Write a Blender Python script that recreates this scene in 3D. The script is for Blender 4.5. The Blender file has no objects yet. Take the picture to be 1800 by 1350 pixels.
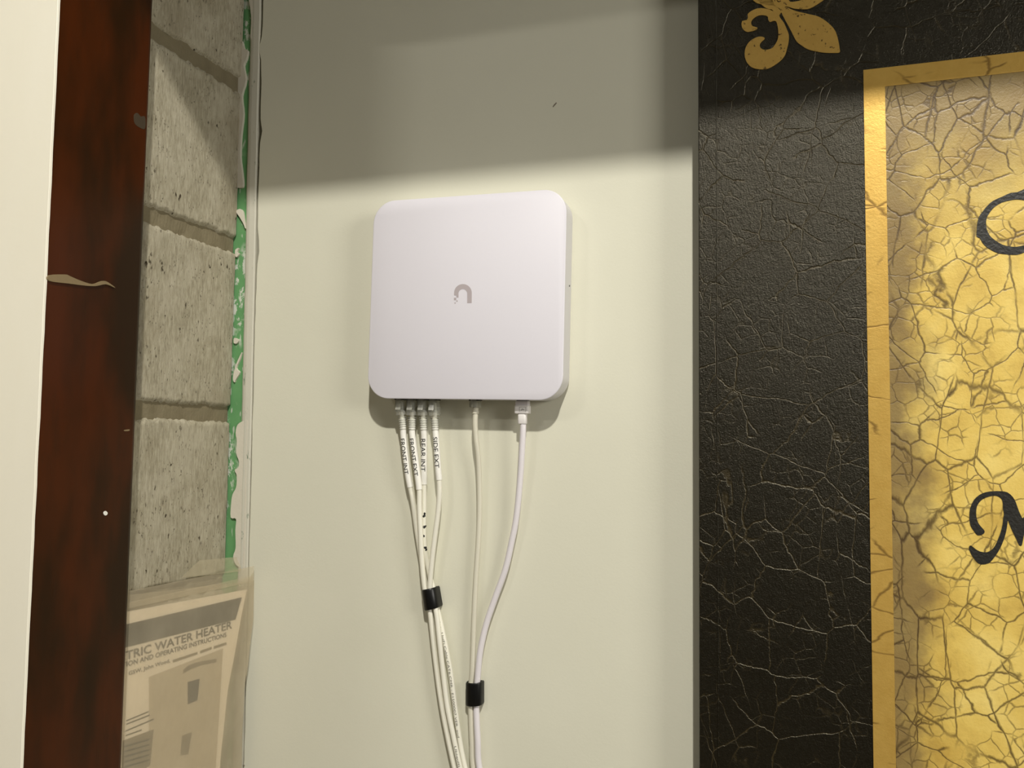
import bpy, bmesh, math, random
from mathutils import Vector, Matrix, noise
from mathutils.geometry import tessellate_polygon

# ------------------------------------------------------------------ camera, light, exposure
SC = bpy.context.scene
COL = SC.collection
F = 1500.0                      # focal length in pixels of the 1800x1350 frame
DIST = 0.9                      # camera to white wall
_up = Vector((290.0, 23000.0, -1500.0)).normalized()
_n = Vector((500.0, 0.0, -1500.0)); _n.y = -(_n.x*_up.x + _n.z*_up.z)/_up.y; _n.normalize()
_x = _n.cross(_up)
ROT = Matrix((_x, _n, _up))     # camera axes -> world
EYE = Vector((0, -DIST, 1.5))
cam_d = bpy.data.cameras.new('camera'); cam_d.sensor_width = 36; cam_d.lens = F*36/1800; cam_d.clip_start = .02
cam = bpy.data.objects.new('camera', cam_d); COL.objects.link(cam)
cam.matrix_world = Matrix.Translation(EYE) @ ROT.to_4x4()
SC.camera = cam

world = bpy.data.worlds.new('world'); SC.world = world; world.use_nodes = True
bg = world.node_tree.nodes['Background']; bg.inputs[0].default_value = (1.0, .965, .89, 1); bg.inputs[1].default_value = .115

def area(name, loc, target, size, power, col=(1, .965, .89), size_y=None):
    d = bpy.data.lights.new(name, 'AREA'); d.shape = 'RECTANGLE' if size_y else 'DISK'; d.size = size
    if size_y: d.size_y = size_y
    d.energy = power; d.color = col
    o = bpy.data.objects.new(name, d); COL.objects.link(o); o.location = loc
    o.rotation_euler = (Vector(target)-Vector(loc)).to_track_quat('-Z', 'Y').to_euler()
    return o
# a ceiling spot, a ceiling strip further back and a wide soft lamp off to the right; the door header cuts the first two off
area('ceiling_spot_near', (.47, -1.95, 3.372), (-.35, 0, .9), .085, 60)
area('ceiling_strip_far', (-1.62, -2.9, 3.245), (-.3, 0, 1.3), .36, 9, size_y=.03)
area('side_lamp', (1.75, -1.25, 1.95), (-.3, 0, 1.45), .7, 19, size_y=.6)

vs = SC.view_settings
vs.view_transform = 'Standard'; vs.look = 'None'; vs.gamma = 1; vs.exposure = 0.08; vs.use_curve_mapping = False

# ------------------------------------------------------------------ helpers
def ray(px, py): return ROT @ Vector((px-900.0, 675.0-py, -F))
def at_y(px, py, y):
    d = ray(px, py); return EYE + d*((y-EYE.y)/d.y)
def at_x(px, py, x):
    d = ray(px, py); return EYE + d*((x-EYE.x)/d.x)
def at_plane(px, py, p0, n):
    d = ray(px, py); return EYE + d*((p0-EYE).dot(n)/d.dot(n))

def lin(r, g, b):
    f = lambda c: (c/255/12.92) if c/255 <= .04045 else ((c/255+.055)/1.055)**2.4
    return (f(r), f(g), f(b), 1)

class NT:
    """small node-tree builder"""
    def __init__(s, name):
        s.m = bpy.data.materials.new(name); s.m.use_nodes = True
        s.t = s.m.node_tree; s.b = s.t.nodes['Principled BSDF']; s.out = s.t.nodes['Material Output']
        s.tc = s.n('ShaderNodeTexCoord')
    def n(s, typ, **k):
        nd = s.t.nodes.new(typ)
        for a, v in k.items(): setattr(nd, a, v)
        return nd
    def l(s, a, b): s.t.links.new(a, b)
    def put(s, sock, v):
        if isinstance(v, bpy.types.NodeSocket): s.l(v, sock)
        else: sock.default_value = v
    def math(s, op, a, b=0.0, c=None, clamp=False):
        nd = s.n('ShaderNodeMath', operation=op, use_clamp=clamp); s.put(nd.inputs[0], a); s.put(nd.inputs[1], b)
        if c is not None: s.put(nd.inputs[2], c)
        return nd.outputs[0]
    def mapping(s, scale=(1, 1, 1), rot=(0, 0, 0), loc=(0, 0, 0), vec=None):
        nd = s.n('ShaderNodeMapping'); nd.inputs['Scale'].default_value = scale; nd.inputs['Rotation'].default_value = rot; nd.inputs['Location'].default_value = loc
        s.l(vec or s.tc.outputs['Object'], nd.inputs[0]); return nd.outputs[0]
    def noise(s, scale, detail=4, rough=.55, vec=None, col=False):
        nd = s.n('ShaderNodeTexNoise'); nd.inputs['Scale'].default_value = scale; nd.inputs['Detail'].default_value = detail; nd.inputs['Roughness'].default_value = rough
        s.l(vec or s.tc.outputs['Object'], nd.inputs['Vector']); return nd.outputs['Color' if col else 'Fac']
    def voro(s, scale, feature='DISTANCE_TO_EDGE', vec=None, rnd=1.0):
        nd = s.n('ShaderNodeTexVoronoi', feature=feature); nd.inputs['Scale'].default_value = scale; nd.inputs['Randomness'].default_value = rnd
        s.l(vec or s.tc.outputs['Object'], nd.inputs['Vector']); return nd.outputs['Distance']
    def ramp(s, fac, stops, interp='LINEAR'):
        nd = s.n('ShaderNodeValToRGB'); cr = nd.color_ramp; cr.interpolation = interp
        while len(cr.elements) < len(stops): cr.elements.new(.5)
        for e, (p, c) in zip(cr.elements, stops): e.position = p; e.color = c if len(c) == 4 else (*c, 1)
        s.put(nd.inputs[0], fac); return nd.outputs[0]
    def step(s, fac, a, b):
        nd = s.n('ShaderNodeMapRange', interpolation_type='SMOOTHSTEP'); s.put(nd.inputs[0], fac); nd.inputs[1].default_value = a; nd.inputs[2].default_value = b
        return nd.outputs[0]
    def mix(s, fac, a, b):
        nd = s.n('ShaderNodeMix', data_type='RGBA'); s.put(nd.inputs[0], fac); s.put(nd.inputs[6], a); s.put(nd.inputs[7], b); return nd.outputs[2]
    def warp(s, vec, scale, amt, detail=3):
        nz = s.noise(scale, detail, .6, vec, col=True)
        sub = s.n('ShaderNodeVectorMath', operation='SUBTRACT'); s.l(nz, sub.inputs[0]); sub.inputs[1].default_value = (.5, .5, .5)
        sc = s.n('ShaderNodeVectorMath', operation='SCALE'); s.l(sub.outputs[0], sc.inputs[0]); sc.inputs['Scale'].default_value = amt
        ad = s.n('ShaderNodeVectorMath', operation='ADD'); s.l(vec, ad.inputs[0]); s.l(sc.outputs[0], ad.inputs[1]); return ad.outputs[0]
    def bump(s, h, strength=.3, dist=.001, prev=None):
        nd = s.n('ShaderNodeBump'); nd.inputs['Strength'].default_value = strength; nd.inputs['Distance'].default_value = dist
        s.put(nd.inputs['Height'], h)
        if prev: s.l(prev, nd.inputs['Normal'])
        return nd.outputs[0]
    def set(s, **k):
        names = dict(color='Base Color', rough='Roughness', metal='Metallic', normal='Normal', spec='Specular IOR Level', trans='Transmission Weight', ior='IOR', coat='Coat Weight', coat_rough='Coat Roughness', sheen='Sheen Weight', alpha='Alpha')
        for a, v in k.items(): s.put(s.b.inputs[names[a]], v)
        return s.m

MB = {}
def setmat(k, m): MB[k] = m
def plain(name, rgb, rough=.5, bump=0, bscale=400, vary=.04, spec=.5, metal=0):
    t = NT(name); c = lin(*rgb)
    nz = t.noise(35, 4)
    col = t.mix(nz, tuple(min(1, x*(1-vary)) for x in c[:3])+(1,), tuple(min(1, x*(1+vary)) for x in c[:3])+(1,))
    k = dict(color=col, rough=rough, spec=spec, metal=metal)
    if bump: k['normal'] = t.bump(t.noise(bscale, 3), bump, .0004)
    MB[name] = t.set(**k); return MB[name]

# ---- objects
def _link(name, me, parent):
    o = bpy.data.objects.new(name, me); COL.objects.link(o)
    if parent: o.parent = parent
    return o
def world_loc(o):
    p = Vector(o.location)
    while o.parent: o = o.parent; p += Vector(o.location)
    return p
def tag(o, label=None, cat=None, group=None, kind=None):
    if label: o['label'] = label
    if cat: o['category'] = cat
    if group: o['group'] = group
    if kind: o['kind'] = kind
    return o
def empty(name, loc):
    o = bpy.data.objects.new(name, None); o.empty_display_size = .02; o.location = loc; COL.objects.link(o); return o
def mesh(name, verts, faces, m, parent=None, smooth=False, origin=None):
    """vertices in world metres"""
    verts = [Vector(v) for v in verts]
    if parent: org = world_loc(parent); loc = Vector((0, 0, 0))
    else:
        if origin is None:
            lo = Vector(map(min, *verts)); hi = Vector(map(max, *verts)); origin = (lo+hi)/2
        org = Vector(origin); loc = org
    me = bpy.data.meshes.new(name); me.from_pydata([v-org for v in verts], [], faces)
    me.validate(); me.update()
    bm = bmesh.new(); bm.from_mesh(me); bmesh.ops.recalc_face_normals(bm, faces=bm.faces); bm.to_mesh(me); bm.free()
    if smooth: me.shade_smooth()
    if m: me.materials.append(MB[m] if isinstance(m, str) else m)
    o = _link(name, me, parent); o.location = loc
    return o
class G:
    """geometry collector"""
    def __init__(s): s.v = []; s.f = []
    def add(s, v, f):
        k = len(s.v); s.v += [Vector(p) for p in v]; s.f += [tuple(i+k for i in q) for q in f]; return s
    def box(s, a, b):
        (x0, y0, z0), (x1, y1, z1) = a, b
        return s.add([(x0,y0,z0),(x1,y0,z0),(x1,y1,z0),(x0,y1,z0),(x0,y0,z1),(x1,y0,z1),(x1,y1,z1),(x0,y1,z1)],
                     [(0,3,2,1),(4,5,6,7),(0,1,5,4),(1,2,6,5),(2,3,7,6),(3,0,4,7)])
    def loft(s, loops, cap0=True, cap1=True, closed=True):
        k = len(s.v); n = len(loops[0])
        for lp in loops: s.v += [Vector(p) for p in lp]
        for i in range(len(loops)-1):
            for j in range(n if closed else n-1):
                j2 = (j+1) % n
                s.f.append((k+i*n+j, k+i*n+j2, k+(i+1)*n+j2, k+(i+1)*n+j))
        if cap0: s.f.append(tuple(k+j for j in range(n)))
        if cap1: s.f.append(tuple(k+(len(loops)-1)*n+j for j in range(n))[::-1])
        return s
    def build(s, name, m, parent=None, smooth=False, origin=None): return mesh(name, s.v, s.f, m, parent, smooth, origin)
def bevel(o, w, seg=2, ang=40):
    md = o.modifiers.new('bevel', 'BEVEL'); md.width = w; md.segments = seg; md.limit_method = 'ANGLE'; md.angle_limit = math.radians(ang); return o
def autosmooth(o, ang=40):
    me = o.data
    bm = bmesh.new(); bm.from_mesh(me)
    for e in bm.edges:
        if len(e.link_faces) == 2: e.smooth = e.calc_face_angle(0) < math.radians(ang)
        else: e.smooth = False
    for f in bm.faces: f.smooth = True
    bm.to_mesh(me); bm.free(); return o

def catmull(pts, per=8):
    pts = [Vector(p) for p in pts]; P = [pts[0]*2-pts[1]] + pts + [pts[-1]*2-pts[-2]]; out = []
    for i in range(1, len(P)-2):
        a, b, c, d = P[i-1:i+3]
        for k in range(per):
            t = k/per; out.append(.5*((2*b)+(c-a)*t+(2*a-5*b+4*c-d)*t*t+(3*b-a-3*c+d)*t**3))
    out.append(pts[-1]); return out
def frames(path):
    """tangent, side (towards +X), front (towards the room, -Y)"""
    fr = []
    for i, p in enumerate(path):
        t = (path[min(i+1, len(path)-1)]-path[max(i-1, 0)]).normalized()
        fnt = Vector((0, -1, 0)); fnt = (fnt-t*fnt.dot(t)).normalized()
        side = t.cross(fnt)
        if side.x < 0: side = -side
        fr.append((t, side, fnt))
    return fr
def tube(g, path, r, seg=14, caps=True, flat=1.0):
    fr = frames(path); rr = r if isinstance(r, (list, tuple)) else [r]*len(path)
    g.loft([[p+(s*math.cos(2*math.pi*j/seg)*q*flat+f*math.sin(2*math.pi*j/seg)*q) for j in range(seg)] for p, (t, s, f), q in zip(path, fr, rr)], caps, caps)
    return g
def rrect(w, h, r, n=8):
    pts = []
    for cx, cy, a0 in ((w/2-r, h/2-r, 0), (-w/2+r, h/2-r, 90), (-w/2+r, -h/2+r, 180), (w/2-r, -h/2+r, 270)):
        for k in range(n+1):
            a = math.radians(a0+90*k/n); pts.append((cx+r*math.cos(a), cy+r*math.sin(a)))
    return pts
def slab(poly, thick_vec):
    """extrude a 3-D outline (may be concave) along thick_vec"""
    n = len(poly); poly = [Vector(p) for p in poly]; g = G()
    tri = tessellate_polygon([poly])
    g.add(poly+[p+thick_vec for p in poly], [tuple(t) for t in tri]+[tuple(i+n for i in t[::-1]) for t in tri]+[(i, (i+1) % n, n+(i+1) % n, n+i) for i in range(n)])
    return g
def smooth_poly(pts, per=4):
    P = [Vector((x, y, 0)) for x, y in pts]; n = len(P); out = []
    for i in range(n):
        a, b, c, d = P[i-1], P[i], P[(i+1) % n], P[(i+2) % n]
        for k in range(per):
            t = k/per; q = .5*((2*b)+(c-a)*t+(2*a-5*b+4*c-d)*t*t+(3*b-a-3*c+d)*t**3); out.append((q.x, q.y))
    return out

_tcache = {}
def text_mesh(s, cap=1.0, bold=0.0):
    """flat text: vertices (u, v) with cap height = cap, faces, width"""
    cu = bpy.data.curves.new('lettering', 'FONT'); cu.body = s; cu.size = 1; cu.resolution_u = 3; cu.offset = bold
    o = bpy.data.objects.new('lettering', cu); COL.objects.link(o)
    dg = bpy.context.evaluated_depsgraph_get(); me = o.evaluated_get(dg).to_mesh()
    vs_ = [v.co.copy() for v in me.vertices]; fs = [tuple(p.vertices) for p in me.polygons]
    o.evaluated_get(dg).to_mesh_clear(); bpy.data.objects.remove(o); bpy.data.curves.remove(cu)
    k = cap/.72
    w = max((v.x for v in vs_), default=0)*k
    return [(v.x*k, v.y*k) for v in vs_], fs, w
def slice_mesh(vs_, fs, us, vsl):
    bm = bmesh.new(); bv = [bm.verts.new((x, y, 0)) for x, y in vs_]
    for f in fs:
        try: bm.faces.new([bv[i] for i in f])
        except ValueError: pass
    for u in us: bmesh.ops.bisect_plane(bm, geom=bm.verts[:]+bm.edges[:]+bm.faces[:], plane_co=(u, 0, 0), plane_no=(1, 0, 0))
    for v in vsl: bmesh.ops.bisect_plane(bm, geom=bm.verts[:]+bm.edges[:]+bm.faces[:], plane_co=(0, v, 0), plane_no=(0, 1, 0))
    bm.verts.index_update(); r = [(v.co.x, v.co.y) for v in bm.verts], [tuple(q.index for q in f.verts) for f in bm.faces]; bm.free(); return r

def seg_noise(x, seed=0): return noise.noise(Vector((x, seed*7.31, seed*3.7)))

# ------------------------------------------------------------------ materials
t = NT('white_wall_paint')
nz = t.noise(6, 3); big = t.mix(nz, lin(213, 211, 192), lin(221, 219, 201))
bp = t.bump(t.noise(420, 3, .6), .16, .0004); bp = t.bump(t.noise(60, 3), .10, .001, bp)
setmat('white_wall', t.set(color=big, rough=.62, normal=bp, spec=.3))

t = NT('concrete_block_face')
v1 = t.mapping((1, 1, .2)); stri = t.noise(430, 4, .68, v1); mid = t.noise(22, 5, .6); fine = t.noise(900, 2)
pit_v = t.mapping((1, 1, .55)); pv = t.warp(pit_v, 260, .007)
pit = t.step(t.voro(150, 'F1', pv), .12, .30)
pmask = t.step(t.noise(55, 3), .50, .66); pitm = t.math('SUBTRACT', 1.0, t.math('MULTIPLY', t.math('SUBTRACT', 1.0, pit), pmask))
col = t.ramp(stri, [(.25, lin(126, 118, 99)), (.5, lin(160, 153, 132)), (.75, lin(183, 176, 156))])
col = t.mix(t.math('MULTIPLY', t.step(mid, .4, .7), .35), col, lin(192, 185, 166))
col = t.mix(t.math('MULTIPLY', t.step(t.noise(9, 3), .5, .72), .5), col, lin(138, 128, 106))
pit2 = t.step(t.voro(330, 'F1', t.warp(t.mapping((1, 1, .5)), 400, .004)), .10, .26)
pit2 = t.math('SUBTRACT', 1.0, t.math('MULTIPLY', t.math('SUBTRACT', 1.0, pit2), t.math('MULTIPLY', t.step(t.noise(40, 3), .46, .6), .75)))
pitm = t.math('MULTIPLY', pitm, pit2)
col = t.mix(pitm, lin(62, 54, 40), col)
h = t.math('ADD', t.math('MULTIPLY', stri, .5), t.math('MULTIPLY', pitm, .9)); h = t.math('ADD', h, t.math('MULTIPLY', fine, .2))
setmat('block', t.set(color=col, rough=.92, spec=.15, normal=t.bump(h, .5, .0014)))
t = NT('mortar')
col = t.mix(t.noise(40, 4), lin(112, 103, 82), lin(136, 127, 103))
setmat('mortar', t.set(color=col, rough=.95, spec=.1, normal=t.bump(t.noise(160, 5, .7), .5, .002)))

t = NT('green_drywall')
big = t.noise(14, 4, .65, t.mapping((1, 1, .5))); sm = t.noise(90, 5, .7, t.mapping((1, 1, .55)))
sc = t.noise(160, 2, .5, t.mapping((1, 1, .25), rot=(0, .7, 0)))
m1 = t.math('MULTIPLY', t.step(sm, .50, .57), t.step(big, .44, .56)); m2 = t.math('MULTIPLY', t.step(sc, .64, .68), .7)
mm = t.math('MAXIMUM', m1, m2)
col = t.mix(mm, t.mix(t.noise(30, 3), lin(90, 142, 90), lin(110, 162, 108)), lin(204, 208, 194))
setmat('green', t.set(color=col, rough=.6, spec=.3, normal=t.bump(mm, .3, .0006)))
plain('compound', (208, 202, 186), .75, .6, 220, .05, .25)
plain('bead', (196, 193, 178), .55, .3, 260, .06, .35)
t = NT('bead_scuffed'); sm = t.noise(130, 4, .7, t.mapping((1, 1, .35)))
setmat('bead', t.set(color=t.mix(t.step(sm, .62, .72), lin(200, 197, 182), lin(120, 132, 112)), rough=.55, normal=t.bump(t.noise(200, 4), .3, .0006)))

t = NT('cream_board')
setmat('cream', t.set(color=t.mix(t.noise(25, 4, .6, t.mapping((1, 1, .3))), lin(246, 241, 224), lin(250, 246, 232)), rough=.5, normal=t.bump(t.noise(150, 3), .12, .0006)))
t = NT('red_brown_steel_paint')
a = t.noise(9, 4, .6, t.mapping((1, 1, .35))); b = t.noise(38, 5, .65, t.mapping((1, 1, .25)))
col = t.mix(t.step(a, .38, .62), lin(34, 16, 1), lin(66, 26, 2)); col = t.mix(t.math('MULTIPLY', t.step(b, .5, .7), .4), col, lin(34, 18, 3))
sp = t.step(t.voro(55, 'F1'), .0, .035); col = t.mix(t.math('MULTIPLY', t.math('SUBTRACT', 1.0, sp), t.step(t.noise(12, 1), .6, .65)), col, lin(140, 110, 80))
scr = t.noise(220, 2, .5, t.mapping((1, 1, .12), rot=(.5, 0, 0)))
t.b.inputs['Specular Tint'].default_value = (1, .8, .6, 1)
setmat('jamb', t.set(color=col, rough=t.math('ADD', .22, t.math('MULTIPLY', b, .25)), spec=.2, normal=t.bump(t.math('ADD', b, t.math('MULTIPLY', t.step(scr, .68, .72), .3)), .12, .001)))
plain('stain', (58, 46, 28), .8)
plain('mortar_splash', (128, 110, 78), .5, .5, 200)
plain('scuff', (132, 124, 106), .8)
plain('gap_shade', (40, 36, 28), .9)  # dark tone standing in for the shade inside the wall gap
plain('floor_grey', (120, 112, 100), .7, .3, 50)
plain('ceiling_white', (190, 186, 170), .8)
plain('room_wall', (200, 195, 175), .7)

plain('device_white', (222, 219, 226), .42, 0, 400, .006, .4)
plain('device_side', (214, 212, 214), .45, 0, 400, .006, .4)
plain('logo_grey', (178, 168, 170), .4, 0, 400, .01)
plain('port_black', (18, 18, 17), .4)
plain('jacket_cream', (232, 229, 214), .42, .15, 700, .02)
plain('jacket_grey', (212, 208, 190), .45, .15, 700, .03)
plain('jacket_white', (226, 221, 224), .38, 0, 400, .01)
plain('sleeve_white', (240, 238, 230), .45, 0, 400, .01)
plain('ink', (22, 20, 18), .6)
plain('print_grey', (96, 92, 82), .6)
plain('plug_white', (232, 228, 225), .4, .2, 900, .01)
plain('emboss', (176, 172, 168), .5)
t = NT('clip_black'); setmat('clip', t.set(color=t.mix(t.noise(50, 2), lin(5, 5, 5), lin(10, 10, 9)), rough=.34, spec=.4))
plain('copper', (200, 170, 90), .3, metal=1)

t = NT('clear_plastic')
tr = t.n('ShaderNodeBsdfTransparent'); tr.inputs[0].default_value = (.93, .94, .92, 1)
t.set(color=t.mix(t.noise(300, 2), lin(225, 224, 214), lin(240, 238, 230)), rough=.12, spec=.6)
fr = t.n('ShaderNodeFresnel'); fr.inputs[0].default_value = 1.45
fac = t.math('ADD', t.math('MULTIPLY', fr.outputs[0], 1.1), .16, clamp=True)
mx = t.n('ShaderNodeMixShader'); t.l(fac, mx.inputs[0]); t.l(tr.outputs[0], mx.inputs[1]); t.l(t.b.outputs[0], mx.inputs[2]); t.l(mx.outputs[0], t.out.inputs[0])
setmat('clear', t.m)
def film_mat(key, name, rgb, cover, rough):
    t = NT(name); t.set(color=t.mix(t.noise(30, 4), lin(*[c*.93 for c in rgb]), lin(*rgb)), rough=rough, spec=.5, normal=t.bump(t.noise(45, 4, .6, t.mapping((1, 1, .5))), .35, .004))
    tl = t.n('ShaderNodeBsdfTranslucent'); tl.inputs[0].default_value = lin(*rgb)
    m0 = t.n('ShaderNodeMixShader'); m0.inputs[0].default_value = .35; t.l(t.b.outputs[0], m0.inputs[1]); t.l(tl.outputs[0], m0.inputs[2])
    tr = t.n('ShaderNodeBsdfTransparent'); tr.inputs[0].default_value = (.97, .96, .92, 1)
    fac = t.math('ADD', cover, t.math('MULTIPLY', t.math('SUBTRACT', t.noise(26, 3, .5, t.mapping((1, 1, .5))), .5), .35), clamp=True)
    mx = t.n('ShaderNodeMixShader'); t.l(fac, mx.inputs[0]); t.l(tr.outputs[0], mx.inputs[1]); t.l(m0.outputs[0], mx.inputs[2]); t.l(mx.outputs[0], t.out.inputs[0])
    setmat(key, t.m)
film_mat('film', 'frosted_film', (226, 213, 186), .46, .45)
film_mat('tape', 'clear_tape', (222, 211, 182), .42, .2)
plain('paper', (232, 220, 200), .8, 0, 400, .05)
plain('print_dark', (62, 58, 44), .8)
plain('print_mid', (128, 116, 92), .8)
plain('print_pale', (186, 172, 146), .8)

# painting
def crackle(t, s1, s2, s3):
    o = t.mapping((1, .02, 1))
    w = t.warp(o, 9, .035, 0); w = t.warp(w, 55, .007, 1); w = t.warp(w, 190, .0024, 2)
    d1 = t.voro(s1, vec=w)
    w2 = t.warp(t.mapping((1, .02, .55), rot=(0, .62, 0)), 14, .015, 0); w2 = t.warp(w2, 70, .005, 1); w2 = t.warp(w2, 210, .002, 2); d2 = t.voro(s2, vec=w2)
    w3 = t.warp(t.mapping((1, .02, 1)), 70, .005, 1); w3 = t.warp(w3, 240, .0016, 2); d3 = t.voro(s3, vec=w3)
    return d1, d2, d3
t = NT('black_crackle_paint')
d1, d2, d3 = crackle(t, 21, 30, 58)
msk = t.step(t.noise(16, 3), .50, .62)
c1 = t.math('SUBTRACT', 1.0, t.step(d1, .0, .017)); c2 = t.math('MULTIPLY', t.math('SUBTRACT', 1.0, t.step(d2, .0, .018)), msk)
c1 = t.math('MULTIPLY', c1, t.step(t.noise(19, 3), .40, .5))
c3 = t.math('MULTIPLY', t.math('SUBTRACT', 1.0, t.step(d3, .0, .05)), t.math('MULTIPLY', t.step(t.noise(28, 2), .48, .6), .45))
ck = t.math('MAXIMUM', t.math('MAXIMUM', c1, c2), c3)
col = t.mix(t.math('MULTIPLY', ck, t.math('ADD', .06, t.math('MULTIPLY', t.noise(60, 3), .5))), t.mix(t.noise(12, 4), lin(10, 7, 2), lin(18, 14, 5)), lin(84, 71, 44))
brush = t.noise(300, 4, .7, t.mapping((1, .1, .5), rot=(0, .3, 0)))
hh = t.math('ADD', t.math('MULTIPLY', ck, -.45), t.math('MULTIPLY', brush, .7)); hh = t.math('ADD', hh, t.math('MULTIPLY', t.noise(45, 4, .6), .5)); hh = t.math('ADD', hh, t.math('MULTIPLY', t.noise(650, 3, .7), .5))
t.b.inputs['Specular Tint'].default_value = (1, .93, .74, 1)
setmat('black_crackle', t.set(color=col, rough=t.math('ADD', .22, t.math('MULTIPLY', t.noise(400, 2), .2)), spec=.5, normal=t.bump(hh, .5, .0022)))

t = NT('gold_crackle_paint')
d1, d2, d3 = crackle(t, 24, 26, 66)
msk = t.step(t.noise(13, 3), .36, .52)
c1 = t.math('SUBTRACT', 1.0, t.step(d1, .0, .028)); c2 = t.math('MULTIPLY', t.math('SUBTRACT', 1.0, t.step(d2, .0, .03)), msk)
c1 = t.math('MULTIPLY', c1, t.step(t.noise(21, 3), .38, .48))
c3 = t.math('MULTIPLY', t.math('SUBTRACT', 1.0, t.step(d3, .0, .06)), t.math('MULTIPLY', t.step(t.noise(24, 2), .42, .56), .75))
ck = t.math('MAXIMUM', t.math('MAXIMUM', c1, c2), c3)
base = t.ramp(t.noise(17, 4, .6), [(.3, lin(196, 162, 76)), (.5, lin(222, 191, 98)), (.7, lin(236, 210, 122))])
base = t.mix(t.math('MULTIPLY', t.step(t.noise(55, 5, .65), .5, .7), .25), base, lin(156, 124, 60))
sepx = t.n('ShaderNodeSeparateXYZ'); t.l(t.tc.outputs['Object'], sepx.inputs[0])
# brown antiquing rubbed in along the border: wear with a shape of its own
edge = t.math('ADD', sepx.outputs[0], t.math('MULTIPLY', t.math('SUBTRACT', t.noise(22, 4, .6), .5), .09))
ed = t.math('SUBTRACT', 1.0, t.step(edge, .005, .05))
edz = t.math('SUBTRACT', t.math('MULTIPLY', sepx.outputs[2], -1.0), t.math('MULTIPLY', t.math('SUBTRACT', t.noise(20, 4, .6), .5), .10))
ez = t.math('MULTIPLY', t.math('SUBTRACT', 1.0, t.step(edz, .02, .17)), 1.0)
base = t.mix(t.math('MULTIPLY', t.math('MAXIMUM', ed, ez), .8), base, lin(108, 88, 60))
col = t.mix(t.math('MULTIPLY', ck, t.math('ADD', .55, t.math('MULTIPLY', t.noise(30, 2), .5))), base, lin(58, 38, 14))
hh = t.math('ADD', t.math('MULTIPLY', ck, -.55), t.math('MULTIPLY', t.noise(420, 3, .7), .55)); hh = t.math('ADD', hh, t.math('MULTIPLY', t.noise(60, 4, .6), .5))
setmat('gold_crackle', t.set(color=col, rough=.42, spec=.5, metal=.05, normal=t.bump(hh, .30, .0014)))
t = NT('gold_border_paint')
d3 = t.voro(30, vec=t.warp(t.mapping((.45, .1, 1)), 80, .007, 2)); ck = t.math('MULTIPLY', t.math('SUBTRACT', 1.0, t.step(d3, .0, .035)), t.step(t.noise(20, 2), .48, .56))
col = t.mix(t.math('MULTIPLY', ck, .7), t.mix(t.noise(60, 4, .7), lin(196, 154, 70), lin(222, 184, 98)), lin(104, 74, 30))
setmat('gold_border', t.set(color=col, rough=.42, metal=.5, normal=t.bump(t.math('ADD', t.noise(450, 3, .7), t.math('MULTIPLY', ck, -.6)), .3, .0006)))
t = NT('gold_stencil_paint')
col = t.mix(t.step(t.noise(300, 3), .62, .7), t.mix(t.noise(70, 4, .7), lin(172, 136, 62), lin(196, 160, 80)), lin(90, 66, 24))
setmat('gold_stencil', t.set(color=col, rough=.5, metal=.3, normal=t.bump(t.noise(350, 4, .7), .5, .001)))
t = NT('black_letter_paint')
setmat('letter', t.set(color=t.mix(t.noise(80, 3), lin(24, 22, 16), lin(36, 34, 28)), rough=.45, normal=t.bump(t.noise(350, 3), .5, .001)))

# ------------------------------------------------------------------ the setting
XC = at_y(415, 420, 0).x                     # concrete wall plane
ZTOP = 3.4
YJ = -.30
XJ = at_y(74, 675, YJ).x                     # door jamb reveal plane, just proud of the blocks
def wall_edge_x(z):                          # crooked left edge of the white wall panel
    return -.6386 + (z-1.565)*(-.0084)
# white wall panel with the nicked left edge
g = G(); n = 220; zs = [3.4*i/n for i in range(n+1)]
ex = [wall_edge_x(z) + .0009*seg_noise(z*30, 1) + .0006*seg_noise(z*110, 2) for z in zs]
for zc, w, dx in ((1.995, .012, -.0050), (1.885, .010, .0028), (1.735, .018, .0035)):
    ex = [x + dx*math.exp(-((z-zc)/w)**2) for x, z in zip(ex, zs)]
lo = [[(x+.0012, 0, z), (1.8, 0, z), (1.8, .03, z), (x, .03, z), (x, .0014, z)] for x, z in zip(ex, zs)]
g.loft(lo)
tag(g.build('wall_back', 'white_wall'), 'white painted wall panel behind the square network box', kind='structure')
wb = bpy.data.objects['wall_back']
for pts in ([(971.5,188),(974,184),(978,180),(979,181.5),(975.5,185.5),(972.5,189)], [(427.5,1345),(429,1344),(430.5,1345),(430,1347),(428,1347)]):
    slab([at_y(x, y, .0002) for x, y in pts], Vector((0, -.0004, 0))).build('scuff_mark', 'scuff', wb)
# green moisture board strip behind, with bead and smears as its pieces
gb = G(); gb.box((XC-.02, .0302, 0), (1.8, .05, ZTOP)); tag(gb.build('wall_back_gap_shade', 'gap_shade'), 'dark backing added to shade the gap beside the white wall', kind='structure')  # dark backing added so the narrow slot reads as a shaded void
gs = G(); gs.loft([[(XC-.02, .002, z), (wall_edge_x(z)-.006, .002, z), (wall_edge_x(z)-.006, .03, z), (XC-.02, .03, z)] for z in (0, ZTOP)])
strip = tag(gs.build('trim_1', 'green'), 'green drywall strip in the corner with white compound smears', kind='structure')
g = G(); loops = []
for i in range(n+1):
    z = zs[i]; x1 = wall_edge_x(z)-(.0011+.0019*max(0, min(1, (z-1.55)/.3)))+.0004*seg_noise(z*50, 5); x0 = x1-.0148+.0008*seg_noise(z*40, 4)
    loops.append([(x0, .0035, z), (x0+.0006, .0004, z), (x0+.003, -.0009, z), (x0+.0065, -.0014, z), (x1-.001, -.0008, z), (x1, .0006, z), (x1, .02, z)])
g.loft(loops); g.build('corner_bead', 'bead', strip)
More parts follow.
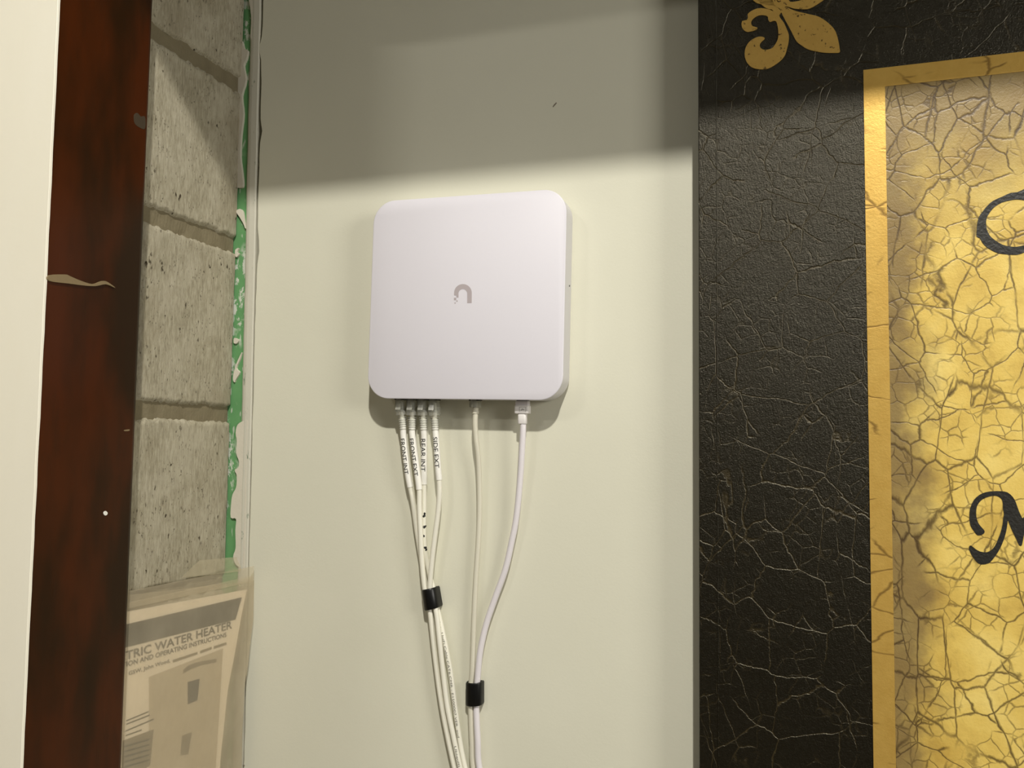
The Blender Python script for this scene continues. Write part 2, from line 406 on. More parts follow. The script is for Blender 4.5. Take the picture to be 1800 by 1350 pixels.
def smear(pts, sc, ox, oy, th=.0022, y=.0035, mat='compound', name='compound_smear', parent=strip):
    P = smooth_poly(pts, 3); outer = []; 
    poly = [at_y(ox+x/sc, oy+y_/sc, y) for x, y_ in P]
    c = sum(poly, Vector())/len(poly)
    gg = slab(poly, Vector((0, -(y+th), 0))); o = gg.build(name, mat, parent); bevel(o, .0008, 2, 50); return o
smear([(1580,285),(1610,280),(1625,330),(1650,345),(1640,400),(1622,440),(1636,540),(1610,640),(1620,760),(1605,900),(1600,1040),(1610,1130),(1618,1225),(1600,1245),(1565,1235),(1545,1180),(1535,1080),(1555,1010),(1560,880),(1575,780),(1560,690),(1565,600),(1553,500),(1575,420),(1580,340)], 3.75, 0, 0, .0016)
smear([(125,318),(85,345),(72,400),(80,460),(75,540),(95,600),(90,640),(65,660),(80,700),(75,780),(50,830),(40,900),(38,990),(75,1000),(70,1080),(72,1200),(55,1260),(75,1320),(120,1340),(136,1330),(150,500),(158,320)], 3.97, 400, 660, .0012)
smear([(1645,-60),(1660,60),(1668,140),(1663,260),(1685,270),(1695,120),(1695,-60)], 3.75, 0, 0, .001)
smear([(75,172),(98,155),(118,165),(128,210),(140,290),(125,255),(100,212)], 3.97, 400, 330, .0015)
smear([(66,440),(92,425),(80,455),(96,465),(72,490)], 3.97, 400, 330, .0008)
smear([(60,1050),(92,1065),(75,1090),(56,1085)], 3.97, 400, 330, .0006)
smear([(50,1330),(70,1240),(112,1150),(100,1200),(75,1260),(98,1290),(70,1340),(60,1360)], 3.97, 400, 330, .0006)

# concrete block wall: recessed mortar bed, blocks proud of it
DW = .0042
gm = G()
ny, nz_ = 70, 200; vv = []; 
for i in range(ny+1):
    for j in range(nz_+1):
        y = -.297+.297*i/ny; z = 3.4*j/nz_
        vv.append((XC-DW+.0016*noise.noise(Vector((y*60, z*60, 2))), y, z))
ff = [(i*(nz_+1)+j, (i+1)*(nz_+1)+j, (i+1)*(nz_+1)+j+1, i*(nz_+1)+j+1) for i in range(ny) for j in range(nz_)]
gm.add(vv, ff); gm.box((XC-.2, -.297, 0), (XC-.012, .0, 3.4))
wl = tag(gm.build('wall_left', 'mortar', smooth=False), 'grey concrete block wall with recessed mortar joints left of the corner', kind='structure')
joints = [(1.9475, .0165), (1.7412, .0165), (1.5275, .0175)]     # measured joint centres and widths
centres = [1.5275-.206*k for k in (7, 6, 5, 4, 3, 2, 1)] + [1.5275, 1.7412, 1.9475, 2.1545, 2.3605, 2.5665, 2.7725, 2.9785, 3.1845, 3.4]
def block(z0, z1, y0, y1, seed, step=.0033):
    ny = int((y1-y0)/step); nz = int((z1-z0)/step); v = []; f = []
    for i in range(ny+1):
        for j in range(nz+1):
            y = y0+(y1-y0)*i/ny; z = z0+(z1-z0)*j/nz
            jit = .0030*noise.noise(Vector((y*75, z*75, seed))) + .0022*noise.noise(Vector((y*190, z*190, seed+9)))
            d = min(z-z0, z1-z)
            if y1 < -.001: d = min(d, y1-y)
            d = min(d, y-y0) + jit - .001
            s = max(0, min(1, (d+.001)/.0055)); s = s*s*(3-2*s)
            h = -DW*1.5*(1-s) + .0007*noise.noise(Vector((y*45, z*20, seed+3))) + .0003*noise.noise(Vector((y*300, z*60, seed)))
            v.append((XC+h, y, z))
    f = [(i*(nz+1)+j, (i+1)*(nz+1)+j, (i+1)*(nz+1)+j+1, i*(nz+1)+j+1) for i in range(ny) for j in range(nz)]
    return mesh('concrete_block', v, f, 'block', wl, smooth=True)
for k in range(len(centres)-1):
    z0 = centres[k]+.0075; z1 = centres[k+1]-.0075
    vis = 1.05 < z1 and z0 < 2.1
    block(z0, z1, -.1605 if k == 7 else -.292, -.0005, k*5.3+1, .0022 if vis else .008)
    if k == 7: block(z0, z1, -.292, -.172, 77, .0033)

# floor, ceiling
g = G(); g.box((-2, -3.4, -.1), (2.6, .03, 0)); tag(g.build('floor', 'floor_grey'), 'grey floor of the room', kind='structure')
g = G(); g.box((-2, -3.4, 3.4), (2.6, .03, 3.5)); tag(g.build('ceiling', 'ceiling_white'), 'white ceiling of the room', kind='structure')
# wall with the doorway one looks through: cream board at its left, header above
HZ = 1.812+.8*.45
g = G(); loops = []
for i in range(n+1):
    z = ZTOP*i/n; x1 = XJ+.0004*seg_noise(z*60, 8)+.00035*seg_noise(z*160, 9)
    loops.append([(-1.2, YJ-.003, z), (x1-.0003, YJ-.003, z), (x1, YJ-.0027, z), (x1, YJ-.0003, z), (-1.2, YJ-.0003, z)])
g.loft(loops); tag(g.build('trim_2', 'cream'), 'cream white board edge at the far left beside the red-brown jamb', kind='structure')
g = G(); g.box((-1.9, -.462, HZ), (1.6, -.45, 3.399)); g.box((-1.9, -.462, 0), (-.64, -.45, HZ)); tag(g.build('wall_front', 'room_wall'), 'door header wall above the opening', kind='structure')

# red-brown steel door jamb
YB = at_x(246, 675, XJ).y
root = empty('steel_jamb', (XJ-.008, (YB+YJ)/2, 0))
tag(root, 'dark red-brown painted steel door jamb between cream board and concrete blocks', 'door jamb')
r = .009; XB = XC+.0012; prof = [(XB, YJ+.0002), (XJ, YJ+.0002)]
for k in range(9):
    a = math.radians(90*k/8); prof.append((XJ-r+r*math.cos(a), YB+.0005-r+r*math.sin(a)))
prof += [(XB, YB+.0005)]
g = G(); g.loft([[(x, y, z) for x, y in prof] for z in (0.0, ZTOP-.001)]); autosmooth(g.build('jamb_channel', 'jamb', root), 30)
def on_jamb(pts, sc, ox, oy, th, mat, name):
    poly = [at_x(ox+x/sc, oy+y/sc, XJ-.0004) for x, y in smooth_poly(pts, 3)]
    o = slab(poly, Vector((th, 0, 0))).build(name, mat, root); bevel(o, .0006, 2, 50); return o
on_jamb([(314,540),(420,535),(450,545),(520,575),(600,598),(660,578),(700,585),(752,625),(690,600),(620,612),(540,608),(440,595),(314,578)], 3.75, 0, 340, .0022, 'mortar_splash', 'mortar_splash')
on_jamb([(680,825),(692,818),(704,828),(702,842),(690,848),(680,840)], 3.75, 0, 680, .001, 'sleeve_white', 'paint_fleck')
on_jamb([(815,285),(850,280),(848,290),(820,292)], 3.75, 0, 680, .0006, 'mortar_splash', 'paint_fleck')
on_jamb([(882,755),(905,745),(925,768),(950,766),(958,800),(952,850),(925,845),(890,820),(880,790)], 3.75, 0, 0, .0006, 'stain', 'mortar_stain')

# ------------------------------------------------------------------ network box
DY = -.035
tl, tr_, bl, br = at_y(656, 520, DY), at_y(992, 520, DY), at_y(820, 342, DY), at_y(820, 702, DY)
DXC = (at_y(651.5, 520, DY).x+at_y(992.5, 520, DY).x)/2; DW_ = at_y(992.5, 520, DY).x-at_y(651.5, 520, DY).x
DZ1, DZ0 = at_y(822, 343, DY).z, at_y(822, 702, DY).z
DZC = (DZ0+DZ1)/2; DH = DZ1-DZ0
dev = empty('network_switch', (DXC, -.002, DZ0))
tag(dev, 'square white network box with rounded corners mounted on the white wall', 'network switch')
TILT = math.radians(-.75)
def dloop(inset, y, r=.026):
    out = []
    for a, b in rrect(DW_-2*inset, DH-2*inset, r-inset*.8, 12):
        out.append((DXC+a*math.cos(TILT)-b*math.sin(TILT), y, DZC+a*math.sin(TILT)+b*math.cos(TILT)))
    return out
g = G(); g.loft([dloop(.004, -.001), dloop(.0012, -.0035), dloop(.0006, -.006), dloop(.0006, -.0318), dloop(.0016, -.0322)]); autosmooth(g.build('rear_housing', 'device_side', dev), 35)
g = G(); g.loft([dloop(.0012, -.0324), dloop(.0002, -.0327), dloop(0, -.0331), dloop(0, -.0343), dloop(.0003, -.0347), dloop(.0009, -.035)]); autosmooth(g.build('front_cover', 'device_white', dev), 35)
# logo: arch with dissolving left leg
YL = DY-.0001
def lp(x, y): return at_y(770+x/15, 470+y/15, YL)
logo = []
for k in range(17):
    a = math.pi*(1-k/16); logo.append((657+233*math.cos(a), 672-232*math.sin(a)))
logo += [(888, 938), (770, 942)]
for k in range(17):
    a = math.pi*k/16; logo.append((655+115*math.cos(a), 690-118*math.sin(a)))
logo += [(540, 795), (484, 795), (484, 740), (424, 740)]
lg = slab([lp(*p) for p in logo], Vector((0, -.0001, 0))).build('logo', 'logo_grey', dev)
for x0, y0, x1, y1 in ((420, 800, 480, 865), (485, 870, 517, 905), (434, 925, 466, 955)):
    slab([lp(x0, y0), lp(x1, y0), lp(x1, y1), lp(x0, y1)], Vector((0, -.0001, 0))).build('logo_pixel', 'logo_grey', lg)
# faint round mark near the lower edge of the cover
g = G(); ring = [at_y(819+10*math.cos(a), 690+8*math.sin(a), YL) for a in [2*math.pi*k/24 for k in range(24)]]
PY = -.0170
def port(px, w=.0125, d=.009):
    c = at_y(px, 703, PY); zb = DZC-DH/2+.0006 + (c.x-DXC)*math.tan(TILT)
    g = G(); g.box((c.x-w/2, PY-d/2, zb-.0012), (c.x+w/2, PY+d/2, zb+.004)); g.build('port', 'port_black', dev)
    return Vector((c.x, PY, zb))
PX = [705, 725, 744, 763]
ports = [port(p) for p in PX]; p5 = port(836, .0125); p6 = port(919, .0125, .006)
c = at_y(1004, 503, -.012); g = G()
g.loft([[(DXC+DW_/2-.0005+dx, -.014+.0009*math.cos(2*math.pi*k/12), c.z+.0009*math.sin(2*math.pi*k/12)) for k in range(12)] for dx in (0, .0006)]); g.build('reset_hole', 'port_black', dev)

# ------------------------------------------------------------------ cables
R = .0029
def P(px, py, y): return at_y(px, py, y)
def resample_at(path, py_of):  # arc-length table
    L = [0]
    for a, b in zip(path, path[1:]): L.append(L[-1]+(b-a).length)
    return L
def along(path, L, s):
    s = max(0, min(L[-1], s))
    for i in range(len(L)-1):
        if L[i+1] >= s or i == len(L)-2:
            k = (s-L[i])/max(1e-9, L[i+1]-L[i]); k = max(0, min(1, k)); return path[i].lerp(path[i+1], k), i
def s_at_z(path, L, z):
    for i in range(len(path)-1):
        if path[i].z >= z >= path[i+1].z:
            k = (path[i].z-z)/max(1e-9, path[i].z-path[i+1].z); return L[i]+k*(L[i+1]-L[i])
    return L[-1]
def wrap_text(s, path, s0, length, cap, rad, turn, mat, name, parent, bold=0.0):
    """lettering running down the cable, letter tops to the right, wrapped on the jacket"""
    L = resample_at(path, None); v, f, w = text_mesh(s, cap, bold); k = length/w
    v = [(x*k, y) for x, y in v]
    us = [length*i/24 for i in range(1, 24)]; vsl = [cap*(-.25+1.35*i/9) for i in range(10)]
    v, f = slice_mesh(v, f, us, vsl); fr = frames(path); out = []
    for u, b in v:
        p, i = along(path, L, s0+u); t_, sd, fn = fr[i]
        a = turn + (b-cap*.5)/rad
        out.append(p + sd*math.sin(a)*(rad+.00008) + fn*math.cos(a)*(rad+.00008))
    return mesh(name, out, f, mat, parent)
def sub_path(path, L, s0, s1, n=24): return [along(path, L, s0+(s1-s0)*i/n)[0] for i in range(n+1)]

def patch_cable(idx, top, pts, label, sleeve, text, tex_px):
    x0 = top
    root = empty('patch_cable', top)
    tag(root, label, 'network cable', 'labelled white patch cables')
    path = catmull([top+Vector((0, 0, -.004))]+[P(*p) for p in pts], 8); L = resample_at(path, None)
    # the jacket starts inside the plug
    g = G(); tube(g, path, R, 14); autosmooth(g.build('cable_jacket', 'jacket_cream', root), 50)
    d = (path[3]-path[0]).normalized(); 
    # clear plug body
    g = G(); z1 = top.z+.001; 
    g.box((top.x-.0057, PY-.0042, z1-.0155), (top.x+.0057, PY+.0040, z1)); b = g.build('plug_body', 'clear', root); bevel(b, .0006, 2)
    g = G(); g.add([(top.x-.003, PY-.0043, z1-.001), (top.x+.003, PY-.0043, z1-.001), (top.x+.003, PY-.0075, z1-.0135), (top.x-.003, PY-.0075, z1-.0135),
                    (top.x-.003, PY-.0053, z1-.001), (top.x+.003, PY-.0053, z1-.001), (top.x+.003, PY-.0085, z1-.0135), (top.x-.003, PY-.0085, z1-.0135)],
                   [(0,1,2,3),(4,7,6,5),(0,4,5,1),(1,5,6,2),(2,6,7,3),(3,7,4,0)])
    g.build('plug_latch', 'clear', root)
    # white strain-relief core seen through the plug
    g = G(); core = [top+Vector((0, -.0006, -.0035-.0009*i)) for i in range(13)]; tube(g, core, [.0018, .0021, .0021, .0020, .0017, .0017, .0019, .0024, .0028, .0030, .0031, .0031, .0031], 10); autosmooth(g.build('plug_core', 'sleeve_white', root), 40)
    # clear boot: square shroud, then ribs
    g = G(); bp0 = sub_path(path, L, .0055, .0205, 20)
    sq = []
    for i, (p, (t_, sd, fn)) in enumerate(zip(bp0, frames(bp0))):
        k = i/20; hw = .0061-.0006*k; hd = .0056-.0008*k
        if k > .62: break
        sq.append([p+sd*a*hw*2+fn*b*hd*2 for a, b in rrect(1, 1, .22, 3)])
    g.loft(sq, False, False); b = g.build('boot', 'clear', root); b.data.shade_smooth()
    g = G(); rp = sub_path(path, L, .0165, .0315, 45); tube(g, rp, [(.0046-.0012*i/45)+(.0006 if (i % 8) < 4 else -.0001) for i in range(46)], 14); g.build('boot_ribs', 'clear', b, smooth=True)
    g = G(); rp = sub_path(path, L, .019, .0315, 40); tube(g, rp, [.0033+(.0005 if (i % 8) < 4 else 0) for i in range(41)], 14); autosmooth(g.build('strain_relief', 'sleeve_white', b), 60)
    # printed sleeve
    s0 = s_at_z(path, L, P(pts[1][0], sleeve[0], -.012).z); s1 = s_at_z(path, L, P(pts[2][0], sleeve[1], -.011).z)
    g = G(); sp = sub_path(path, L, s0, s1, 30); tube(g, sp, .00352, 16); sl = autosmooth(g.build('label_sleeve', 'sleeve_white', root), 50)
    ts0 = s_at_z(path, L, P(pts[1][0], tex_px[0], -.012).z); ts1 = s_at_z(path, L, P(pts[2][0], tex_px[1], -.012).z)
    wrap_text(text, path, ts0, ts1-ts0, .0056, .00352, tex_px[2], 'ink', 'lettering', sl, .006)
    return root, path, L

W = -.0105
c1 = patch_cable(0, ports[0], [(708.5, 752, -.0165), (709.5, 770, -.016), (716.5, 830, -.0135), (721.5, 858, -.012), (726.5, 885, -.0105), (732.5, 931, -.009), (741, 985, -.0068), (749, 1035, -.0060), (754, 1056, -.0052), (761, 1080, -.0040), (769, 1130, -.0033), (775, 1180, -.0033), (783, 1230, -.0033), (794, 1290, -.0033), (806, 1350, -.0033), (824, 1420, -.0033)],
     'white cable with sleeve reading FRONT INT, leftmost of the four under the box', (751, 856), 'FRONT INT', (770, 833, -.10))
c2 = patch_cable(1, ports[1], [(724.5, 752, -.0165), (725.5, 770, -.0165), (733.5, 832, -.0158), (737, 862, -.0155), (737.3, 890, -.0155), (739, 931, -.0155), (741.5, 984, -.0140), (746.5, 1034, -.0120), (752, 1056, -.0116), (756.5, 1080, -.0112), (762, 1130, -.0098), (768, 1180, -.0093), (775, 1230, -.0092), (784, 1280, -.009), (799, 1350, -.009), (816, 1420, -.009)],
     'white cable with sleeve reading FRONT EXT, second from left under the box', (752, 860), 'FRONT EXT', (770, 836, -.15))
c3 = patch_cable(2, ports[2], [(744.5, 752, -.0165), (745.5, 770, -.0155), (745.5, 829, -.012), (745.7, 852, -.0092), (745.7, 885, -.0085), (745.5, 931, -.0085), (748.5, 976, -.0078), (756, 1015, -.0058), (762.0, 1036, -.0056), (765, 1056, -.0054), (771.5, 1082, -.0056), (782, 1130, -.008), (791.5, 1180, -.0075), (799.5, 1240, -.007), (808, 1300, -.006), (818, 1350, -.006), (838, 1420, -.005)],
     'white cable with sleeve reading REAR INT and black ink blots below it', (752, 851), 'REAR INT', (770, 828, .05))
c4 = patch_cable(3, ports[3], [(765, 752, -.017), (766.5, 770, -.0175), (770, 822, -.0175), (772, 844, -.017), (772.3, 872, -.0165), (769.5, 905, -.0155), (765.5, 935, -.015), (759.5, 984, -.0138), (756, 1034, -.0120), (761.3, 1056, -.0116), (767.5, 1080, -.0118), (773, 1130, -.013), (778.5, 1180, -.0125), (786, 1240, -.012), (796, 1290, -.0115), (809, 1350, -.011), (828, 1420, -.011)],
     'white cable with sleeve reading SIDE EXT, rightmost of the labelled four', (752, 843), 'SIDE EXT', (768, 822, .05))
# ink blots on the REAR INT cable
rt, path, L = c3; rng = random.Random(4)
for px, py, sz in ((746.2, 903, .0014), (745.2, 907, .0016), (745.5, 926, .0017), (747.3, 924.5, .001), (744.6, 942, .0014), (747.3, 962.5, .0017), (748.6, 966.5, .0013)):
    s = s_at_z(path, L, P(px, py, -.009).z); p, i = along(path, L, s); t_, sd, fn = frames(path)[i]
    a0 = (P(px, py, p.y-R)-p).dot(sd)/R; a0 = math.asin(max(-.9, min(.9, a0))); v = []; N = 12
    for k in range(N):
        rr = sz*(.75+.5*rng.random()); a = 2*math.pi*k/N; q, ii = along(path, L, s+rr*math.cos(a)); an = a0+rr*math.sin(a)/R
        v.append(q+sd*math.sin(an)*(R+.0001)+fn*math.cos(an)*(R+.0001))
    q = p+sd*math.sin(a0)*(R+.00016)+fn*math.cos(a0)*(R+.00016)
    mesh('ink_blot', v+[q], [(k, (k+1) % N, N) for k in range(N)], 'ink', rt)
# maker's print along two of the cables
s0 = s_at_z(path, L, P(774, 1086, -.01).z); s1 = s_at_z(path, L, P(806, 1296, -.008).z)
wrap_text('ti Inc.  UniFi Cable CAT6 CMR - E1500007 VER  and', path, s0, s1-s0, .0026, R, .12, 'print_grey', 'lettering', rt)
rt, path, L = c4
s0 = s_at_z(path, L, P(800, 1310, -.0115).z); s1 = s_at_z(path, L, P(808, 1346, -.011).z)
wrap_text('Ubiquiti', path, s0, s1-s0, .0026, R, .35, 'print_grey', 'lettering', rt)

# uplink cable with small clear plug and collar
root = empty('network_cable', p5); tag(root, 'plain off-white unlabelled network cable plugged in at middle of the box', 'network cable')
path = catmull([p5+Vector((0, 0, -.003)), P(835.8, 727, PY), P(835.2, 743, -.0168), P(836, 761, -.016), P(837.6, 779, -.015), P(840.6, 806, -.0125), P(842.5, 850, -.0095), P(842.8, 900, -.008), P(841, 948, -.0078), P(836.5, 1016, -.0076), P(833, 1092, -.0076), P(830.7, 1168, -.008), P(828, 1201, -.0068), P(826.6, 1222, -.0068), P(827.4, 1246, -.0068), P(829.3, 1300, -.0065), P(832.3, 1352, -.0055), P(848, 1420, -.005)], 8); L = resample_at(path, None)
g = G(); tube(g, path, .0030, 14); autosmooth(g.build('cable_jacket', 'jacket_grey', root), 50)
g = G(); g.box((p5.x-.0057, PY-.0042, p5.z-.0085), (p5.x+.0057, PY+.0040, p5.z+.001)); bevel(g.build('plug_body', 'clear', root), .0006)
g = G(); g.box((p5.x-.003, PY-.0068, p5.z-.0085), (p5.x+.003, PY-.0056, p5.z)); g.build('plug_latch', 'clear', root)
g = G(); tube(g, sub_path(path, L, .006, .0128, 14), [.0030, .0036, .0036, .0036, .0032, .0032, .0032, .0037, .0038, .0038, .0038, .0038, .0038, .0038, .0034], 16); autosmooth(g.build('collar', 'jacket_grey', root), 40)

# power cable
root = empty('power_cable', p6); tag(root, 'smooth white power cable with squared plug at right end of the box', 'power cable')
path = catmull([p6+Vector((0, 0, -.002)), P(919.8, 728, PY), P(919.6, 745, PY), P(919, 765, -.0168), P(917, 800, -.0155), P(915.2, 830, -.014), P(911, 880, -.012), P(906, 920, -.0105), P(901, 945, -.010), P(888.5, 1000, -.0088), P(870, 1052, -.008), P(854.5, 1098, -.008), P(844, 1146, -.008), P(839.2, 1195, -.0068), P(837.4, 1222, -.0068), P(837.4, 1250, -.0068), P(839.7, 1300, -.007), P(842.8, 1350, -.006), P(862, 1420, -.0055)], 8); L = resample_at(path, None)
g = G(); tube(g, path, .0034, 16); autosmooth(g.build('cable_jacket', 'jacket_white', root), 50)
def zpx(py): return P(919, py, PY).z
g = G(); g.loft([[(p6.x+a, PY+b, z) for a, b in rrect(w, d, .0012, 3)] for z, w, d in ((zpx(705), .0148, .0085), (zpx(713), .0148, .0085))]); autosmooth(g.build('plug_nose', 'jacket_white', root), 40)
g = G(); g.loft([[(p6.x+a, PY+b, z) for a, b in rrect(w, d, .0014, 3)] for z, w, d in ((zpx(713), .0150, .0098), (zpx(714), .0160, .0108), (zpx(726), .0160, .0108), (zpx(727), .0152, .0100))]); pl = autosmooth(g.build('plug_body', 'plug_white', root), 40)
yf = PY-.0055
def rect_ring(x0, x1, y0, y1, w, mat, par):
    for a, b, c_, d in ((x0, x1, y0, y0+w), (x0, x1, y1-w, y1), (x0, x0+w, y0, y1), (x1-w, x1, y0, y1)):
        g = G(); pa = P(a, c_, yf); pb = P(b, d, yf); g.box((pa.x, yf, pb.z), (pb.x, yf+.0004, pa.z)); g.build('embossed_line', mat, par)
rect_ring(912.5, 924.5, 715.5, 724.2, .8, 'emboss', pl)
g = G(); pa = P(915.2, 718, yf); pb = P(921.5, 721.6, yf)
slab([P(915.5, 721.6, yf), P(917.2, 718.2, yf), P(919.2, 718.2, yf), P(919.8, 719.6, yf), P(921.6, 718.8, yf), P(921.2, 721.4, yf), P(918.5, 720.4, yf), P(917.2, 721.8, yf)], Vector((0, -.0001, 0))).build('embossed_symbol', 'emboss', pl)
g = G(); g.loft([[(p6.x+a, PY+b, z) for a, b in rrect(w, d, .0022, 4)] for z, w, d in ((zpx(727), .0088, .0076), (zpx(728), .0094, .0082), (zpx(744), .0094, .0082), (zpx(745), .0088, .0076))]); autosmooth(g.build('strain_relief', 'plug_white', root), 40)

# black cable clips: faceted sleeves stuck to the wall
def clip(corners, depth, label):
    (ax, ay), (bx, by), (cx, cy), (dx, dy) = corners       # tl, tr, br, bl as seen on the front half of the sleeve
    ym = -.013
    A, B, C_, D = P(ax, ay, ym), P(bx, by, ym), P(cx, cy, ym), P(dx, dy, ym)
    root = empty('cable_clip', ((D.x+C_.x)/2, 0, (D.z+C_.z)/2)); tag(root, label, 'cable clip', 'black cable clips')
    prof = [(-.5, 0), (-.5, .58), (-.46, .74), (-.36, .88), (-.2, .96), (-.10, 1.0), (.10, 1.0), (.2, .97), (.36, .88), (.46, .74), (.5, .58), (.5, 0)]
    prof2 = [(u*.84, v*.90+.03) for u, v in prof]
    def ring(pl, pr, pf, grow=1.0):
        m = (pl+pr)/2; e = (pr-pl)*grow; return [m+e*u+Vector((0, -.0008-depth*v*grow-m.y, 0)) for u, v in pf]
    g = G(); ts = [0, .03, .06, .94, .97, 1]; gr = [.955, .985, 1, 1, .985, .955]
    out = [ring(A.lerp(D, k), B.lerp(C_, k), prof, q) for k, q in zip(ts, gr)]; inn = [ring(A.lerp(D, k), B.lerp(C_, k), prof2) for k in (0, 1)]
    g.loft(out, False, False); nn = len(g.v); g.loft(inn, False, False)
    o0, i0 = out[0], inn[0]; n_ = len(prof)
    for a, b in ((out[0], inn[0]), (out[-1], inn[-1])):
        k = len(g.v); g.v += [Vector(p) for p in a]+[Vector(p) for p in b]
        g.f += [(k+j, k+(j+1) % n_, k+n_+(j+1) % n_, k+n_+j) for j in range(n_)]
    autosmooth(g.build('sleeve', 'clip', root), 35)
    g = G(); lo_ = (A+B)/2; hi_ = (C_+D)/2; w = (B-A).length
    e0 = (A.lerp(D, .05), B.lerp(C_, .05), B.lerp(C_, .95), A.lerp(D, .95))
    g.add([Vector((p.x, -.0012, p.z)) for p in e0]+[Vector((p.x, 0, p.z)) for p in e0], [(0,1,2,3),(4,7,6,5),(0,4,5,1),(1,5,6,2),(2,6,7,3),(3,7,4,0)]); g.build('adhesive_base', 'clip', root)
clip(((740.5, 1037), (764.5, 1032.5), (770.5, 1068), (745, 1074)), .0168, 'black cable clip around the four labelled cables, the upper one')
clip(((816, 1201), (844, 1201), (844, 1242), (816, 1242)), .0128, 'black cable clip around plain cable and power cable, the lower one')

# ------------------------------------------------------------------ painted sign at the right
YP = -.035
def Q(px, py, y=YP): return at_y(px, py, y)
SX0 = Q(1228, 675).x; SX1 = SX0+.80; SZ1 = Q(1300, 0).z+.10; SZ0 = .85
sign = empty('painted_sign', ((SX0+SX1)/2, -.001, SZ0)); tag(sign, 'black and gold crackle-painted sign with fleur-de-lis and script letters', 'sign')
g = G(); g.box((SX0, YP, SZ0), (SX1, -.0008, SZ1)); bevel(g.build('panel', 'black_crackle', sign), .0012, 3)
xr = Q(1262, 675).x; g = G(); g.box((xr-.0012, YP-.0006, SZ0+.0015), (xr, YP+.001, SZ1-.0015)); bevel(g.build('painted_ridge', 'black_crackle', sign), .0005, 2)
bx0 = Q(1526, 700).x; bx1 = bx0+.0188; bz1 = Q(1600, 114).z; bz0 = SZ0+.165; bxr = SX1-(bx0-SX0); bwz = .0185
t_ = .0007
for x0, z0, x1, z1 in ((bx0, bz0, bx1, bz1), (bx1, bz1-bwz, bxr-.0188, bz1), (bxr-.0188, bz0, bxr, bz1), (bx1, bz0, bxr-.0188, bz0+bwz)):
    g = G(); g.box((x0, YP-t_, z0), (x1, YP+.001, z1)); g.build('gold_border', 'gold_border', sign)
g = G(); px0, px1, pz0, pz1 = bx1, bxr-.0188, bz0+bwz, bz1-bwz
g.box((px0, YP-.0003, pz0), (px1, YP+.001, pz1))
pm = mesh('gold_field', g.v, g.f, 'gold_crackle', sign)
# texture origin of the field at its upper left corner
off = Vector((px0, YP, pz1))-world_loc(sign)
for v in pm.data.vertices: v.co -= off
pm.location = off
def poly_on_sign(pts, sc, ox, oy, name, mat, parent, th=.0004, per=3, smoothed=True):
    p2 = smooth_poly(pts, per) if smoothed else pts
    return slab([Q(ox+x/sc, oy+y/sc, YP-.0002) for x, y in p2], Vector((0, -th-.0002, 0))).build(name, mat, parent)
# fleur-de-lis in the corner
S5 = 8.18; J = Vector((760, 150)); dv = Vector((1615-760, 755-150)).normalized()
def mirror(pts):
    out = []
    for x, y in pts:
        p = Vector((x, y))-J; q = dv*(2*dv.dot(p))-p+J; out.append((q.x, q.y))
    return out[::-1]
leaf = [(770,190),(792,240),(830,310),(880,400),(925,490),(985,600),(1060,660),(1120,700),(1200,730),(1360,760),(1500,765),(1600,758),(1600,690),(1590,620),(1560,500),(1520,420),(1450,345),(1380,290),(1290,240),(1180,212),(1080,190),(980,165),(900,135),(850,112),(800,120),(760,150)]
curl = [(760,190),(735,215),(748,262),(800,330),(845,430),(873,510),(870,600),(850,690),(820,790),(770,860),(700,920),(620,970),(540,1000),(450,1000),(370,985),(310,950),(265,890),(240,820),(240,740),(260,670),(300,610),(350,570),(410,540),(470,530),(520,545),(520,570),(490,595),(460,630),(455,670),(480,705),(520,720),(580,715),(640,690),(690,620),(715,560),(722,480),(715,400),(690,312),(640,308),(600,320),(575,280),(570,245),(520,225),(450,225),(390,250),(345,290),(330,330),(350,380),(418,400),(400,435),(280,465),(220,430),(195,380),(200,310),(268,292),(285,250),(280,210),(330,165),(420,125),(520,125),(600,145),(670,175),(710,150),(760,150)]
tail = [(780,170),(735,140),(690,105),(640,85),(530,75),(430,55),(370,20),(345,-30),(350,-90),(420,-130),(540,-110),(640,-60),(690,-10),(705,25),(740,42),(765,35),(800,20),(830,60)]
fl = poly_on_sign(leaf, S5, 1280, 0, 'fleur_de_lis', 'gold_stencil', sign, .0005)
for nm, pts in (('curl', curl), ('curl', mirror(curl)), ('tail', tail), ('tail', mirror(tail))):
    poly_on_sign(pts, S5, 1280, 0, nm, 'gold_stencil', fl, .0006 if nm == 'curl' else .0007, 2)
# letters
O_out = [(1050,245),(960,285),(870,295),(760,345),(640,400),(560,470),(500,545),(455,610),(432,700),(425,800),(425,870),(470,892),(500,950),(560,1010),(640,1060),(720,1090),(830,1105),(960,1110),(1050,1080)]
O_in = [(1050,985),(950,1005),(860,1000),(760,975),(670,920),(600,860),(560,780),(548,700),(560,620),(600,550),(660,480),(760,420),(880,390),(960,380),(1050,390)]
ext_out = [(1150,1040),(1280,960),(1370,850),(1400,700),(1370,520),(1280,360),(1160,270)]; ext_in = [(1150,420),(1230,520),(1270,660),(1250,800),(1180,920)]
poly_on_sign(O_out+[(1090,1068),(1090,972)]+O_in+[(1090,398),(1090,228)], 7.5, 1660, 300, 'letter', 'letter', sign, .0004, 2)
poly_on_sign([(1086,1069)]+ext_out+[(1086,230),(1086,397)]+ext_in+[(1086,974)], 7.5, 1660, 300, 'letter', 'letter', sign, .0004, 2)
